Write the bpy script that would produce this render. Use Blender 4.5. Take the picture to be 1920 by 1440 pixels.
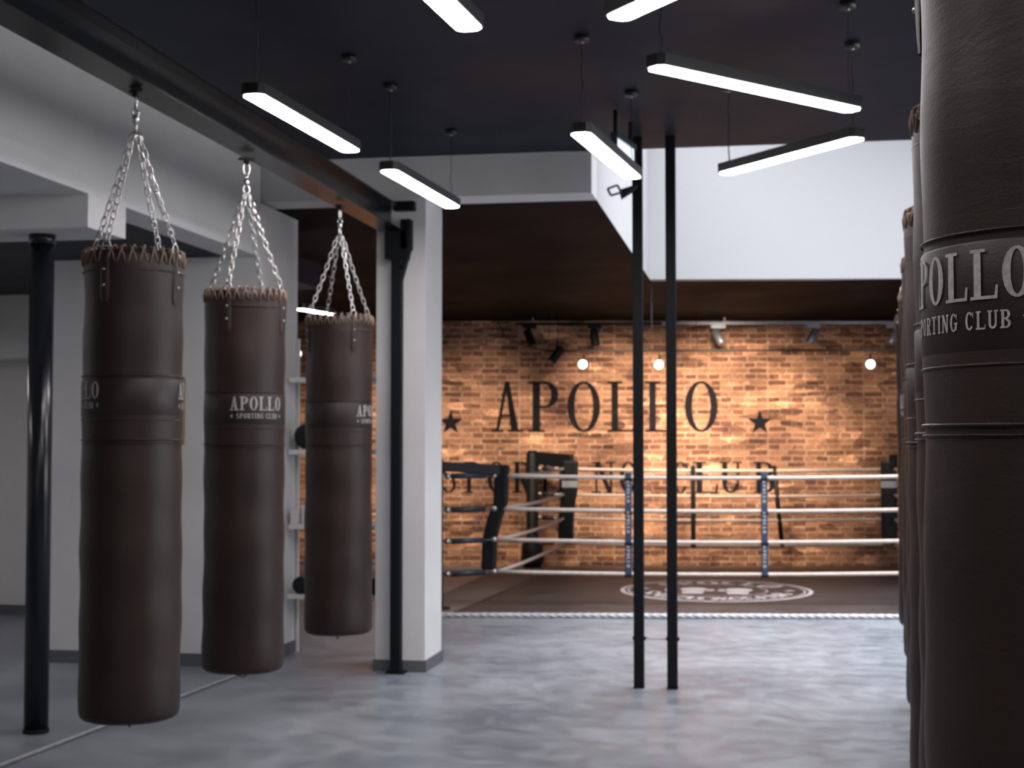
import bpy, math, random
from mathutils import Vector, Matrix
random.seed(7)
PI = math.pi
for o in list(bpy.data.objects): bpy.data.objects.remove(o)
scn = bpy.context.scene
COL = scn.collection
R8 = math.radians(8.0)

# ------------------------------------------------------------ camera, world, light, exposure
cd = bpy.data.cameras.new('camera'); cam = bpy.data.objects.new('camera', cd); COL.objects.link(cam)
cam.location = (0, 0, 1.48)
cam.rotation_euler = (math.radians(90 + 2.352), 0, math.radians(9.938))
cd.sensor_width = 36; cd.lens = 52.5; cd.clip_start = 0.05; cd.clip_end = 100
cd.dof.use_dof = True; cd.dof.focus_distance = 2.0; cd.dof.aperture_fstop = 12
scn.camera = cam
w = bpy.data.worlds.new('world'); scn.world = w; w.use_nodes = True
w.node_tree.nodes['Background'].inputs[0].default_value = (0.8, 0.88, 1, 1)
w.node_tree.nodes['Background'].inputs[1].default_value = 1.0
scn.view_settings.view_transform = 'Standard'; scn.view_settings.look = 'None'
scn.view_settings.exposure = 0.0; scn.view_settings.gamma = 1.0
scn.view_settings.use_curve_mapping = False

def area(name, loc, rot, sx, sy, power, col, spread=180):
    l = bpy.data.lights.new(name, 'AREA'); l.shape = 'RECTANGLE'; l.size = sx; l.size_y = sy
    l.energy = power; l.color = col; l.spread = math.radians(spread)
    o = bpy.data.objects.new(name, l); COL.objects.link(o); o.location = loc; o.rotation_euler = rot
    return o
area('skylight_daylight', (0.9, 11.95, 5.25), (0, 0, 0), 4.1, 4.2, 405, (0.94, 0.945, 1.0), 110)
area('right_window_daylight', (4.05, 6.4, 1.75), (0, -PI/2, 0), 1.9, 5.6, 330, (0.95, 0.96, 1.0))
area('rear_fill_light', (-1.5, -2.9, 1.7), (-PI/2, 0, 0), 6.0, 2.0, 20, (0.95, 0.97, 1.0))  # ambient fill added behind the camera; the rear wall has no window

# ------------------------------------------------------------ materials
def mat(name, col, rough=0.6, metal=0.0, spec=0.5, emit=None, estr=1.0):
    m = bpy.data.materials.new(name); m.use_nodes = True
    b = m.node_tree.nodes['Principled BSDF']
    b.inputs['Base Color'].default_value = (*col, 1); b.inputs['Roughness'].default_value = rough
    b.inputs['Metallic'].default_value = metal; b.inputs['Specular IOR Level'].default_value = spec
    if emit:
        b.inputs['Emission Color'].default_value = (*emit, 1); b.inputs['Emission Strength'].default_value = estr
    return m
class N:
    def __init__(s, m): s.t = m.node_tree; s.b = s.t.nodes['Principled BSDF']
    def n(s, typ, **kw):
        x = s.t.nodes.new(typ)
        for k, v in kw.items():
            if k in x.inputs: x.inputs[k].default_value = v
            else: setattr(x, k, v)
        return x
    def l(s, a, b): s.t.links.new(a, b)
def noisy(m, c1, c2, scale, r1=None, r2=None, bump=0.0, bscale=60, detail=6, dist=0.003, coord='Object', lo=.35, hi=.65):
    g = N(m); tc = g.n('ShaderNodeTexCoord')
    nz = g.n('ShaderNodeTexNoise', Scale=scale, Detail=detail); g.l(tc.outputs[coord], nz.inputs['Vector'])
    rp = g.n('ShaderNodeValToRGB'); e = rp.color_ramp.elements
    e[0].position = lo; e[0].color = (*c1, 1); e[1].position = hi; e[1].color = (*c2, 1)
    g.l(nz.outputs['Fac'], rp.inputs[0]); g.l(rp.outputs[0], g.b.inputs['Base Color'])
    if r1 is not None:
        mr = g.n('ShaderNodeMapRange'); mr.inputs['To Min'].default_value = r1; mr.inputs['To Max'].default_value = r2
        mr.inputs['From Min'].default_value = .3; mr.inputs['From Max'].default_value = .7
        g.l(nz.outputs['Fac'], mr.inputs['Value']); g.l(mr.outputs[0], g.b.inputs['Roughness'])
    if bump:
        n2 = g.n('ShaderNodeTexNoise', Scale=bscale, Detail=4.0); g.l(tc.outputs[coord], n2.inputs['Vector'])
        bp = g.n('ShaderNodeBump', Strength=bump, Distance=dist)
        g.l(n2.outputs['Fac'], bp.inputs['Height']); g.l(bp.outputs[0], g.b.inputs['Normal'])
    return m
M = {}
M['plaster'] = noisy(mat('white_plaster', (.6, .6, .6), .85), (.58, .575, .57), (.62, .615, .61), 3, bump=.15, bscale=90)
M['wellwhite'] = mat('skylight_pale_grey_plaster', (.42, .42, .43), .9)
M['ceil'] = noisy(mat('black_painted_ceiling', (.02, .02, .025), .5), (.0062, .0098, .019), (.009, .0135, .0255), 1.5, .52, .62, bump=.1, bscale=40)
M['farceil'] = noisy(mat('satin_black_ceiling', (.02, .016, .015), .35, spec=.16), (.006, .0065, .008), (.008, .008, .009), 1.2, .55, .68)
M['black'] = mat('black_steel', (.006, .007, .009), .6, spec=.14)
M['rail'] = mat('black_satin_steel', (.006, .007, .009), .26, spec=.4)
M['gloss'] = mat('gloss_black_paint', (.006, .007, .01), .24, spec=.5)
M['skirt'] = mat('grey_skirting', (.09, .095, .105), .6)
M['chrome'] = mat('zinc_chain_steel', (.48, .47, .46), .34, 1.0)
M['lace'] = mat('brown_lace', (.16, .105, .075), .7)
M['print'] = noisy(mat('pale_grey_stitching', (.42, .40, .38), .8), (.30, .285, .265), (.42, .395, .37), 120, bump=.6, bscale=400, dist=.001)
M['housing'] = mat('black_lamp_housing', (.015, .016, .018), .45)
M['diffuser'] = mat('lit_opal_diffuser', (.8, .8, .8), .5, emit=(.93, .88, .90), estr=56)
M['rope'] = noisy(mat('cream_rope', (.5, .4, .34), .8), (.52, .43, .37), (.62, .52, .46), 20)
M['floorrope'] = noisy(mat('pale_twisted_rope', (.5, .5, .5), .85), (.42, .42, .42), (.56, .56, .56), 30)
M['greyrope'] = noisy(mat('grey_twisted_rope', (.3, .3, .3), .85), (.24, .24, .245), (.33, .33, .33), 30)
M['pad'] = mat('black_vinyl', (.006, .007, .009), .5, spec=.3)
M['sleeve'] = mat('blue_black_vinyl', (.02, .03, .045), .45)
M['spreader'] = mat('navy_webbing', (.03, .05, .09), .6)
M['white'] = mat('white_print', (.62, .62, .64), .7)
M['silver'] = mat('silver_tape', (.33, .35, .38), .45, .2)
M['greyspot'] = mat('grey_aluminium', (.22, .24, .29), .4, .4)
M['lens'] = mat('lit_lens', (.9, .9, .9), .4, emit=(1, .97, .93), estr=3.0)
M['brownmat'] = noisy(mat('brown_floor_mat', (.2, .15, .13), .7), (.155, .115, .098), (.20, .155, .132), 2.5)
M['canvas'] = noisy(mat('dark_ring_canvas', (.05, .04, .04), .55), (.036, .029, .029), (.058, .047, .046), 2.0, .45, .6)
M['emblem'] = mat('pale_pink_print', (.62, .54, .53), .7)
M['shelf'] = mat('white_shelf', (.62, .6, .6), .6)
M['wood'] = mat('light_wood_frame', (.3, .22, .15), .6)
M['paper'] = mat('cream_paper', (.5, .48, .43), .8)
M['exitpanel'] = mat('lit_exit_panel', (.8, .85, .88), .4, emit=(.72, .78, .82), estr=.9)

M['ceil'].node_tree.nodes['Principled BSDF'].inputs['IOR'].default_value = 1.3
M['farceil'].node_tree.nodes['Principled BSDF'].inputs['IOR'].default_value = 1.2
# leather
m = mat('dark_brown_leather', (.03, .02, .018), .48, spec=.32); g = N(m); tc = g.n('ShaderNodeTexCoord')
nz = g.n('ShaderNodeTexNoise', Scale=3.0, Detail=5.0); g.l(tc.outputs['Object'], nz.inputs['Vector'])
rp = g.n('ShaderNodeValToRGB'); e = rp.color_ramp.elements
e[0].position = .3; e[0].color = (.017, .0092, .0072, 1); e[1].position = .7; e[1].color = (.028, .0158, .0125, 1)
g.l(nz.outputs['Fac'], rp.inputs[0]); g.l(rp.outputs[0], g.b.inputs['Base Color'])
n2 = g.n('ShaderNodeTexNoise', Scale=240.0, Detail=3.0); g.l(tc.outputs['Object'], n2.inputs['Vector'])
mp = g.n('ShaderNodeMapping'); mp.inputs['Scale'].default_value = (7, 7, 26); g.l(tc.outputs['Object'], mp.inputs['Vector'])
n3 = g.n('ShaderNodeTexNoise', Scale=1.0, Detail=5.0, Distortion=1.2); g.l(mp.outputs[0], n3.inputs['Vector'])
b1 = g.n('ShaderNodeBump', Strength=.22, Distance=.0015); g.l(n2.outputs['Fac'], b1.inputs['Height'])
b2 = g.n('ShaderNodeBump', Strength=.2, Distance=.005); g.l(n3.outputs['Fac'], b2.inputs['Height']); g.l(b1.outputs[0], b2.inputs['Normal'])
g.l(b2.outputs[0], g.b.inputs['Normal'])
mr = g.n('ShaderNodeMapRange'); mr.inputs['To Min'].default_value = .38; mr.inputs['To Max'].default_value = .55
g.l(nz.outputs['Fac'], mr.inputs['Value']); g.l(mr.outputs[0], g.b.inputs['Roughness'])
M['leather'] = m
M['panel'] = noisy(mat('darker_brown_leather', (.02, .015, .014), .5, spec=.4), (.013, .0076, .0062), (.021, .0125, .010), 5, .42, .52, bump=.25, bscale=260, dist=.0015)

# concrete
m = mat('polished_concrete', (.3, .32, .35), .35); g = N(m); tc = g.n('ShaderNodeTexCoord')
na = g.n('ShaderNodeTexNoise', Scale=.9, Detail=8.0, Roughness=.6); g.l(tc.outputs['Object'], na.inputs['Vector'])
nb = g.n('ShaderNodeTexNoise', Scale=6.0, Detail=8.0, Roughness=.65, Distortion=.6); g.l(tc.outputs['Object'], nb.inputs['Vector'])
mx = g.n('ShaderNodeMix'); mx.inputs[0].default_value = .45; g.l(na.outputs['Fac'], mx.inputs[2]); g.l(nb.outputs['Fac'], mx.inputs[3])
rp = g.n('ShaderNodeValToRGB'); e = rp.color_ramp.elements
e[0].position = .40; e[0].color = (.118, .136, .160, 1); e[1].position = .60; e[1].color = (.238, .256, .280, 1)
g.l(mx.outputs[0], rp.inputs[0])
nc = g.n('ShaderNodeTexVoronoi', Scale=2.8); g.l(tc.outputs['Object'], nc.inputs['Vector'])
sp = g.n('ShaderNodeValToRGB'); se = sp.color_ramp.elements; se[0].position = .0; se[0].color = (.5, .5, .5, 1); se[1].position = .06; se[1].color = (0, 0, 0, 1)
g.l(nc.outputs['Distance'], sp.inputs[0])
m2 = g.n('ShaderNodeMix', data_type='RGBA'); m2.inputs[7].default_value = (.4, .42, .44, 1)
g.l(sp.outputs[0], m2.inputs[0]); g.l(rp.outputs[0], m2.inputs[6]); g.l(m2.outputs[2], g.b.inputs['Base Color'])
mr = g.n('ShaderNodeMapRange'); mr.inputs['From Min'].default_value = .35; mr.inputs['From Max'].default_value = .65
mr.inputs['To Min'].default_value = .30; mr.inputs['To Max'].default_value = .44
g.l(nb.outputs['Fac'], mr.inputs['Value']); g.l(mr.outputs[0], g.b.inputs['Roughness'])
bp = g.n('ShaderNodeBump', Strength=.12, Distance=.004); g.l(nb.outputs['Fac'], bp.inputs['Height']); g.l(bp.outputs[0], g.b.inputs['Normal'])
M['concrete'] = m

# brick (object x, z across the wall face); black paint version lets worn brick through
def brick_mat(name, painted):
    m = mat(name, (.3, .14, .08), .9); g = N(m); tc = g.n('ShaderNodeTexCoord')
    sx = g.n('ShaderNodeSeparateXYZ'); g.l(tc.outputs['Object'], sx.inputs[0])
    cx = g.n('ShaderNodeCombineXYZ'); g.l(sx.outputs[0], cx.inputs[0]); g.l(sx.outputs[2], cx.inputs[1])
    wob = g.n('ShaderNodeTexNoise', Scale=5.0, Detail=3.0); g.l(cx.outputs[0], wob.inputs['Vector'])
    vm = g.n('ShaderNodeVectorMath', operation='SCALE'); vm.inputs['Scale'].default_value = .03; g.l(wob.outputs['Color'], vm.inputs[0])
    va = g.n('ShaderNodeVectorMath', operation='ADD'); g.l(cx.outputs[0], va.inputs[0]); g.l(vm.outputs[0], va.inputs[1])
    br = g.n('ShaderNodeTexBrick', Scale=1.0); br.inputs['Brick Width'].default_value = .235; br.inputs['Row Height'].default_value = .072
    br.inputs['Mortar Size'].default_value = .011; br.inputs['Mortar Smooth'].default_value = .3; br.inputs['Bias'].default_value = 0.05
    br.inputs['Color1'].default_value = (.175, .070, .043, 1); br.inputs['Color2'].default_value = (.52, .275, .165, 1)
    br.squash = .62; br.squash_frequency = 2; br.inputs['Mortar'].default_value = (.52, .37, .28, 1); g.l(va.outputs[0], br.inputs['Vector'])
    # large drift in colour and pale / dark patches
    n1 = g.n('ShaderNodeTexNoise', Scale=1.1, Detail=5.0, Roughness=.6); g.l(cx.outputs[0], n1.inputs['Vector'])
    r1 = g.n('ShaderNodeValToRGB'); e = r1.color_ramp.elements; e[0].position = .3; e[0].color = (.48, .41, .41, 1); e[1].position = .65; e[1].color = (1.2, 1.12, 1.0, 1)
    g.l(n1.outputs['Fac'], r1.inputs[0])
    mu = g.n('ShaderNodeMix', data_type='RGBA', blend_type='MULTIPLY'); mu.inputs[0].default_value = 1
    g.l(br.outputs['Color'], mu.inputs[6]); g.l(r1.outputs[0], mu.inputs[7])
    mp = g.n('ShaderNodeMapping'); mp.inputs['Scale'].default_value = (4.2, 13.5, 1); g.l(cx.outputs[0], mp.inputs['Vector'])
    n4 = g.n('ShaderNodeTexVoronoi', Scale=1.0); g.l(mp.outputs[0], n4.inputs['Vector'])
    sp = g.n('ShaderNodeSeparateColor'); g.l(n4.outputs['Color'], sp.inputs[0])
    r3 = g.n('ShaderNodeValToRGB'); e = r3.color_ramp.elements
    e[0].position = 0; e[0].color = (.30, .25, .25, 1); e[1].position = 1; e[1].color = (2.0, 1.95, 1.9, 1)
    a = r3.color_ramp.elements.new(.22); a.color = (.85, .82, .82, 1); a = r3.color_ramp.elements.new(.9); a.color = (1.12, 1.1, 1.08, 1)
    g.l(sp.outputs[0], r3.inputs[0])
    mv = g.n('ShaderNodeMix', data_type='RGBA', blend_type='MULTIPLY'); mv.inputs[0].default_value = .85
    g.l(mu.outputs[2], mv.inputs[6]); g.l(r3.outputs[0], mv.inputs[7])
    n5 = g.n('ShaderNodeTexNoise', Scale=26.0, Detail=4.0); g.l(cx.outputs[0], n5.inputs['Vector'])
    r5 = g.n('ShaderNodeValToRGB'); e = r5.color_ramp.elements; e[0].position = .3; e[0].color = (.75, .75, .75, 1); e[1].position = .7; e[1].color = (1.2, 1.2, 1.2, 1)
    g.l(n5.outputs['Fac'], r5.inputs[0])
    mw = g.n('ShaderNodeMix', data_type='RGBA', blend_type='MULTIPLY'); mw.inputs[0].default_value = 1
    g.l(mv.outputs[2], mw.inputs[6]); g.l(r5.outputs[0], mw.inputs[7])
    # smears of old pale render
    n6 = g.n('ShaderNodeTexNoise', Scale=2.6, Detail=6.0, Roughness=.7); g.l(cx.outputs[0], n6.inputs['Vector'])
    r6 = g.n('ShaderNodeValToRGB'); e = r6.color_ramp.elements; e[0].position = .60; e[0].color = (0, 0, 0, 1); e[1].position = .74; e[1].color = (.4, .4, .4, 1)
    g.l(n6.outputs['Fac'], r6.inputs[0])
    mz = g.n('ShaderNodeMix', data_type='RGBA'); mz.inputs[7].default_value = (.52, .35, .26, 1)
    g.l(r6.outputs[0], mz.inputs[0]); g.l(mw.outputs[2], mz.inputs[6])
    out = mz.outputs[2]
    if painted:
        mq = g.n('ShaderNodeMix', data_type='RGBA'); mq.inputs[7].default_value = (.012, .012, .015, 1)
        nq = g.n('ShaderNodeTexNoise', Scale=14.0, Detail=7.0, Roughness=.75); g.l(cx.outputs[0], nq.inputs['Vector'])
        rq = g.n('ShaderNodeValToRGB'); e = rq.color_ramp.elements; e[0].position = .28; e[0].color = (.72, .72, .72, 1); e[1].position = .42; e[1].color = (1, 1, 1, 1)
        g.l(nq.outputs['Fac'], rq.inputs[0]); g.l(rq.outputs[0], mq.inputs[0]); g.l(out, mq.inputs[6]); out = mq.outputs[2]
    g.l(out, g.b.inputs['Base Color'])
    if painted: g.b.inputs['Specular IOR Level'].default_value = .1
    if not painted:
        bp = g.n('ShaderNodeBump', Strength=.7, Distance=.012, invert=True); g.l(br.outputs['Fac'], bp.inputs['Height'])
        b2 = g.n('ShaderNodeBump', Strength=.5, Distance=.01); g.l(n5.outputs['Fac'], b2.inputs['Height']); g.l(bp.outputs[0], b2.inputs['Normal'])
        g.l(b2.outputs[0], g.b.inputs['Normal'])
    return m
M['brick'] = brick_mat('old_brick', False)
M['paint'] = brick_mat('worn_black_paint_on_brick', True)

# ------------------------------------------------------------ mesh helpers
class MB:
    def __init__(s): s.v = []; s.f = []; s.sm = []
    def add(s, vs, fs, smooth=False):
        o = len(s.v); s.v += [tuple(v) for v in vs]; s.f += [tuple(i + o for i in f) for f in fs]; s.sm += [smooth] * len(fs); return s
    def box(s, x0, x1, y0, y1, z0, z1, mtx=None):
        vs = [Vector((x, y, z)) for z in (z0, z1) for y in (y0, y1) for x in (x0, x1)]
        if mtx: vs = [mtx @ v for v in vs]
        return s.add(vs, [(0, 2, 3, 1), (4, 5, 7, 6), (0, 1, 5, 4), (2, 6, 7, 3), (0, 4, 6, 2), (1, 3, 7, 5)])
    def prism(s, pts, z0, z1):
        n = len(pts); vs = [(x, y, z0) for x, y in pts] + [(x, y, z1) for x, y in pts]
        fs = [tuple(reversed(range(n))), tuple(range(n, 2 * n))] + [(i, (i + 1) % n, (i + 1) % n + n, i + n) for i in range(n)]
        return s.add(vs, fs)
    def extr(s, pts3, vec):
        n = len(pts3); a = [Vector(p) for p in pts3]; vec = Vector(vec); vs = a + [p + vec for p in a]
        return s.add(vs, [tuple(reversed(range(n))), tuple(range(n, 2 * n))] + [(i, (i + 1) % n, (i + 1) % n + n, i + n) for i in range(n)])
    def tube(s, pts, r, n=8, closed=False, caps=True):
        pts = [Vector(p) for p in pts]; k = len(pts); rr = r if isinstance(r, (list, tuple)) else [r] * k
        t0 = ((pts[1] - pts[0]) if not closed else (pts[1] - pts[-1])).normalized()
        up = Vector((0, 0, 1)) if abs(t0.z) < .9 else Vector((1, 0, 0))
        nrm = (up - t0 * up.dot(t0)).normalized(); vs = []
        for i in range(k):
            a = pts[i - 1] if (i > 0 or closed) else pts[0]; b = pts[(i + 1) % k] if (i < k - 1 or closed) else pts[-1]
            t = (b - a).normalized(); nrm = (nrm - t * nrm.dot(t)).normalized(); bn = t.cross(nrm)
            for j in range(n):
                an = 2 * PI * j / n; vs.append(pts[i] + (nrm * math.cos(an) + bn * math.sin(an)) * rr[i])
        fs = []
        for i in range(k if closed else k - 1):
            for j in range(n):
                a = i * n + j; b = i * n + (j + 1) % n; c = ((i + 1) % k) * n + (j + 1) % n; d = ((i + 1) % k) * n + j
                fs.append((a, b, c, d))
        s.add(vs, fs, True)
        if caps and not closed:
            o = len(s.v) - k * n
            s.f += [tuple(o + j for j in reversed(range(n))), tuple(o + (k - 1) * n + j for j in range(n))]; s.sm += [False, False]
        return s
    def lathe(s, prof, n=48, cx=0, cy=0, fn=None, caps=True):
        k = len(prof); vs = []
        for (r, z) in prof:
            for j in range(n):
                a = 2 * PI * j / n; rr = r * (fn(a, z) if fn else 1); vs.append((cx + rr * math.sin(a), cy - rr * math.cos(a), z))
        fs = [(i * n + j, i * n + (j + 1) % n, (i + 1) * n + (j + 1) % n, (i + 1) * n + j) for i in range(k - 1) for j in range(n)]
        s.add(vs, fs, True)
        if caps:
            o = len(s.v) - k * n; s.f += [tuple(o + j for j in reversed(range(n))), tuple(o + (k - 1) * n + j for j in range(n))]; s.sm += [False, False]
        return s
    def sphere(s, c, r, nu=20, nv=12, sq=(1, 1, 1)):
        c = Vector(c); prof = [(r * math.sin(PI * i / nv) + 1e-5, -r * math.cos(PI * i / nv)) for i in range(nv + 1)]
        vs = []
        for (q, z) in prof:
            for j in range(nu): vs.append(c + Vector((q * math.cos(2 * PI * j / nu) * sq[0], q * math.sin(2 * PI * j / nu) * sq[1], z * sq[2])))
        return s.add(vs, [(i * nu + j, i * nu + (j + 1) % nu, (i + 1) * nu + (j + 1) % nu, (i + 1) * nu + j) for i in range(nv) for j in range(nu)], True)
    def build(s, name, m, parent=None, bevel=0):
        me = bpy.data.meshes.new(name); me.from_pydata(s.v, [], s.f); me.update()
        me.polygons.foreach_set('use_smooth', s.sm)
        me.materials.append(m)
        o = bpy.data.objects.new(name, me); COL.objects.link(o)
        if parent: o.parent = parent
        if bevel:
            b = o.modifiers.new('bevel', 'BEVEL'); b.width = bevel; b.segments = 2; b.limit_method = 'ANGLE'
        return o
def empty(name, loc, rz=0):
    o = bpy.data.objects.new(name, None); COL.objects.link(o); o.location = loc; o.rotation_euler = (0, 0, rz)
    o.empty_display_size = .1; return o
def tag(o, label=None, cat=None, group=None, kind=None):
    if label: o['label'] = label
    if cat: o['category'] = cat
    if group: o['group'] = group
    if kind: o['kind'] = kind
    return o
def struct(o, label=None): o['kind'] = 'structure'; return tag(o, label)
def copy_tree(o, parent=None):
    c = o.copy(); COL.objects.link(c); c.parent = parent
    for ch in list(o.children): copy_tree(ch, c)
    return c

# ------------------------------------------------------------ lettering: glyphs as quads in a unit-cap-height box
def Q(*p): return list(p)
def seg(x0, y0, x1, y1, w): return Q((x0 - w/2, y0), (x0 + w/2, y0), (x1 + w/2, y1), (x1 - w/2, y1))
def bx(x0, y0, x1, y1): return Q((x0, y0), (x1, y0), (x1, y1), (x0, y1))
def ring(cx, cy, rx, ry, tx, ty, a0=0, a1=360, n=22):
    out = []
    for i in range(n):
        a = math.radians(a0 + (a1 - a0) * i / n); b = math.radians(a0 + (a1 - a0) * (i + 1) / n)
        out.append(Q((cx + rx * math.cos(a), cy + ry * math.sin(a)), (cx + rx * math.cos(b), cy + ry * math.sin(b)),
                     (cx + (rx - tx) * math.cos(b), cy + (ry - ty) * math.sin(b)), (cx + (rx - tx) * math.cos(a), cy + (ry - ty) * math.sin(a))))
    return out
T = .17; H_ = .06     # stem and hairline weights
def glyph(ch, w=.66, T=.17, H=.06):
    S = H
    if ch == 'A': return [Q((.05, 0), (.05 + T*.45, 0), (w/2 + T*.1, 1), (w/2 - T*.35, 1)), Q((w - .06 - T*1.05, 0), (w - .06, 0), (w/2 + T*.25, 1), (w/2 - T*.35, 1)),
                          bx(w*.24, .30, w*.70, .30 + H), bx(-.04, 0, .22, S), bx(w - .30, 0, w + .04, S)]
    if ch in 'PRB':
        g = [bx(.07, 0, .07 + T, 1), bx(-.02, 0, .07 + T + .09, S), bx(-.02, 1 - S, .3, 1), bx(.07, 1 - S, w*.55, 1)]
        g += ring(w*.5, .735, w*.46, .265, T*.95, H, -90, 90, 12) + [bx(.07, .47, w*.55, .47 + H)]
        if ch == 'R': g += [Q((w*.72, 0), (w + .02, 0), (w*.62, .5), (w*.36, .5)), bx(w*.66, 0, w + .08, S)]
        if ch == 'B': g += ring(w*.52, .25, w*.5, .25, T, H, -90, 90, 12) + [bx(.07, 0, w*.55, S)]
        return g
    if ch == 'O': return ring(w/2, .5, w/2, .505, T, H)
    if ch == 'L': return [bx(.07, 0, .07 + T, 1), bx(-.02, 1 - S, .07 + T + .1, 1), bx(-.02, 0, w, S), Q((w - .07, 0), (w, 0), (w + .02, .27), (w - .03, .27))]
    if ch == 'I': return [bx(.07, 0, .07 + T, 1), bx(-.02, 1 - S, .16 + T, 1), bx(-.02, 0, .16 + T, S)]
    if ch == 'T': return [bx(w/2 - T/2, 0, w/2 + T/2, 1), bx(0, 1 - S, w, 1), bx(w/2 - T/2 - .09, 0, w/2 + T/2 + .09, S),
                          Q((0, .78), (.05, .78), (.08, 1), (0, 1)), Q((w - .05, .78), (w, .78), (w, 1), (w - .08, 1))]
    if ch == 'N': return [bx(.05, 0, .05 + H*1.3, 1), bx(w - .05 - H*1.3, 0, w - .05, 1), Q((w - .05 - T*.9, 0), (w - .05, 0), (.05 + T*.9, 1), (.03, 1)),
                          bx(-.05, 0, .22, S), bx(-.05, 1 - S, .2, 1), bx(w - .24, 1 - S, w + .05, 1)]
    if ch == 'U': return [bx(.05, .3, .05 + T, 1), bx(w - .05 - H*1.5, .3, w - .05, 1), bx(-.03, 1 - S, .05 + T + .08, 1), bx(w - .25, 1 - S, w + .04, 1)] + ring(w/2, .3, w/2 - .05, .3, T*.85, H*1.2, 180, 360, 14)
    if ch == 'C': return ring(w/2, .5, w/2, .505, T, H, 42, 322, 20) + [bx(w - .1, .68, w - .03, .96)]
    if ch == 'G': return ring(w/2, .5, w/2, .505, T, H, 42, 330, 20) + [bx(w - .1, .68, w - .03, .96), bx(w - T, .08, w - .02, .42), bx(w - .3, .40, w + .05, .40 + S)]
    if ch == 'S': return ring(w/2, .74, w*.42, .26, T*.8, H, 20, 270, 14) + ring(w/2, .27, w*.46, .27, T*.85, H, -160, 90, 14)
    if ch == '*':
        pts = []
        for i in range(10):
            r = .5 if i % 2 == 0 else .2; a = PI/2 + i * PI/5; pts.append((.5 + r * math.cos(a), .5 + r * math.sin(a)))
        return [Q(pts[9 if i == 0 else i - 1], pts[i], pts[(i + 1) % 10], (.5, .5)) for i in range(0, 10, 2)]
    return []
def place_glyphs(mb, items, fmap, sub=1):
    """items: (char, x0, width, y0, height, unit width, T, H); fmap(u, v) -> 3D point"""
    for ch, x0, wd, y0, ht, uw, t, h in items:
        for q in glyph(ch, uw, t, h):
            n = sub; P = []
            for i in range(n + 1):
                for j in range(n + 1):
                    a, b = i / n, j / n
                    u = (q[0][0]*(1-a) + q[1][0]*a)*(1-b) + (q[3][0]*(1-a) + q[2][0]*a)*b
                    v = (q[0][1]*(1-a) + q[1][1]*a)*(1-b) + (q[3][1]*(1-a) + q[2][1]*a)*b
                    P.append(fmap(x0 + u / uw * wd, y0 + v * ht))
            fs = [(i*(n+1)+j, (i+1)*(n+1)+j, (i+1)*(n+1)+j+1, i*(n+1)+j+1) for i in range(n) for j in range(n)]
            mb.add(P, fs)
def word(txt, x0, wd, gap, y0, ht, uw=.66, t=.17, h=.06, space=.6):
    out = []; x = x0
    for c in txt:
        if c == ' ': x += wd * space + gap; continue
        ww = wd * (.5 if c == 'I' else 1); u = uw * (.5 if c == 'I' else 1)
        out.append((c, x, ww, y0, ht, u if c != '*' else 1.0, t, h)); x += ww + gap
    return out, x - gap - x0

# ============================================================ ROOM SHELL
XR = 4.1
struct(MB().box(-8.2, XR + .2, -3.3, 20.5, -.2, 0).build('floor', M['concrete']))
struct(MB().box(-3.62, XR, -3.1, 9.62, 3.4, 3.65).build('ceiling', M['ceil']))
struct(MB().box(-8, -3.63, 7.2, 11.69, 2.752, 2.95).build('ceiling_side_bay', M['ceil']))
struct(MB().box(-8, -3.63, -3.1, 7.2, 2.752, 2.95).build('ceiling_front_bay', M['plaster']))
def zc(y): return 3.125 - (y - 9.9) * .0128
fc = MB()
def slab(p4):
    fc.add([(x, y, zc(y)) for x, y in p4] + [(x, y, zc(y) + .12) for x, y in p4], [(3, 2, 1, 0), (4, 5, 6, 7)] + [(i, (i+1) % 4, (i+1) % 4 + 4, i + 4) for i in range(4)])
WL = (-1.2, 14.25)
slab([(-8, 9.93), (-1.16, 9.93), (-1.16, 20.2), (-8, 20.2)])
slab([(-1.16, 14.3), (XR, 14.3 + (XR + 1.16) * math.tan(R8)), (XR, 20.2), (-1.16, 20.2)])
struct(fc.build('ceiling_far_hall', M['farceil']))
struct(MB().box(-8.2, XR + .2, -3.3, -3.1, 0, 3.6).build('wall_rear', M['plaster']))
struct(MB().box(-8.2, -8, -3.1, 20.4, 0, 3.4).build('wall_left', M['plaster']))
struct(MB().box(XR, XR + .2, -3.1, 20.4, 0, 5.3).build('wall_right', M['plaster']))
# skylight well
wl = MB().extr([(-1.32, 9.932, zc(9.93)), (-1.32, 14.25, zc(14.25)), (-1.32, 14.25, 5.3), (-1.32, 9.932, 5.3)], (.161, 0, 0)).box(-1.32, -1.159, 9.62, 9.932, 3.402, 5.3)
struct(wl.build('wall_skylight_left', M['wellwhite']))
wf = MB().prism([(-1.16, 14.23), (XR, 14.23 + (XR + 1.16) * math.tan(R8)), (XR, 14.4 + (XR + 1.16) * math.tan(R8)), (-1.16, 14.4)], 3.0645, 5.3)
struct(wf.build('wall_skylight_far', M['wellwhite']))
struct(MB().box(-1.34, XR, 9.47, 9.62, 3.65, 5.3).build('wall_skylight_near', M['wellwhite']))
# brick wall in its own frame
bw = MB().box(-8.2, 6, 0, .3, 0, 3.3).build('wall_back', M['brick'])
bw.location = (-.99, 18.5, 0); bw.rotation_euler = (0, 0, R8); struct(bw)
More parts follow.
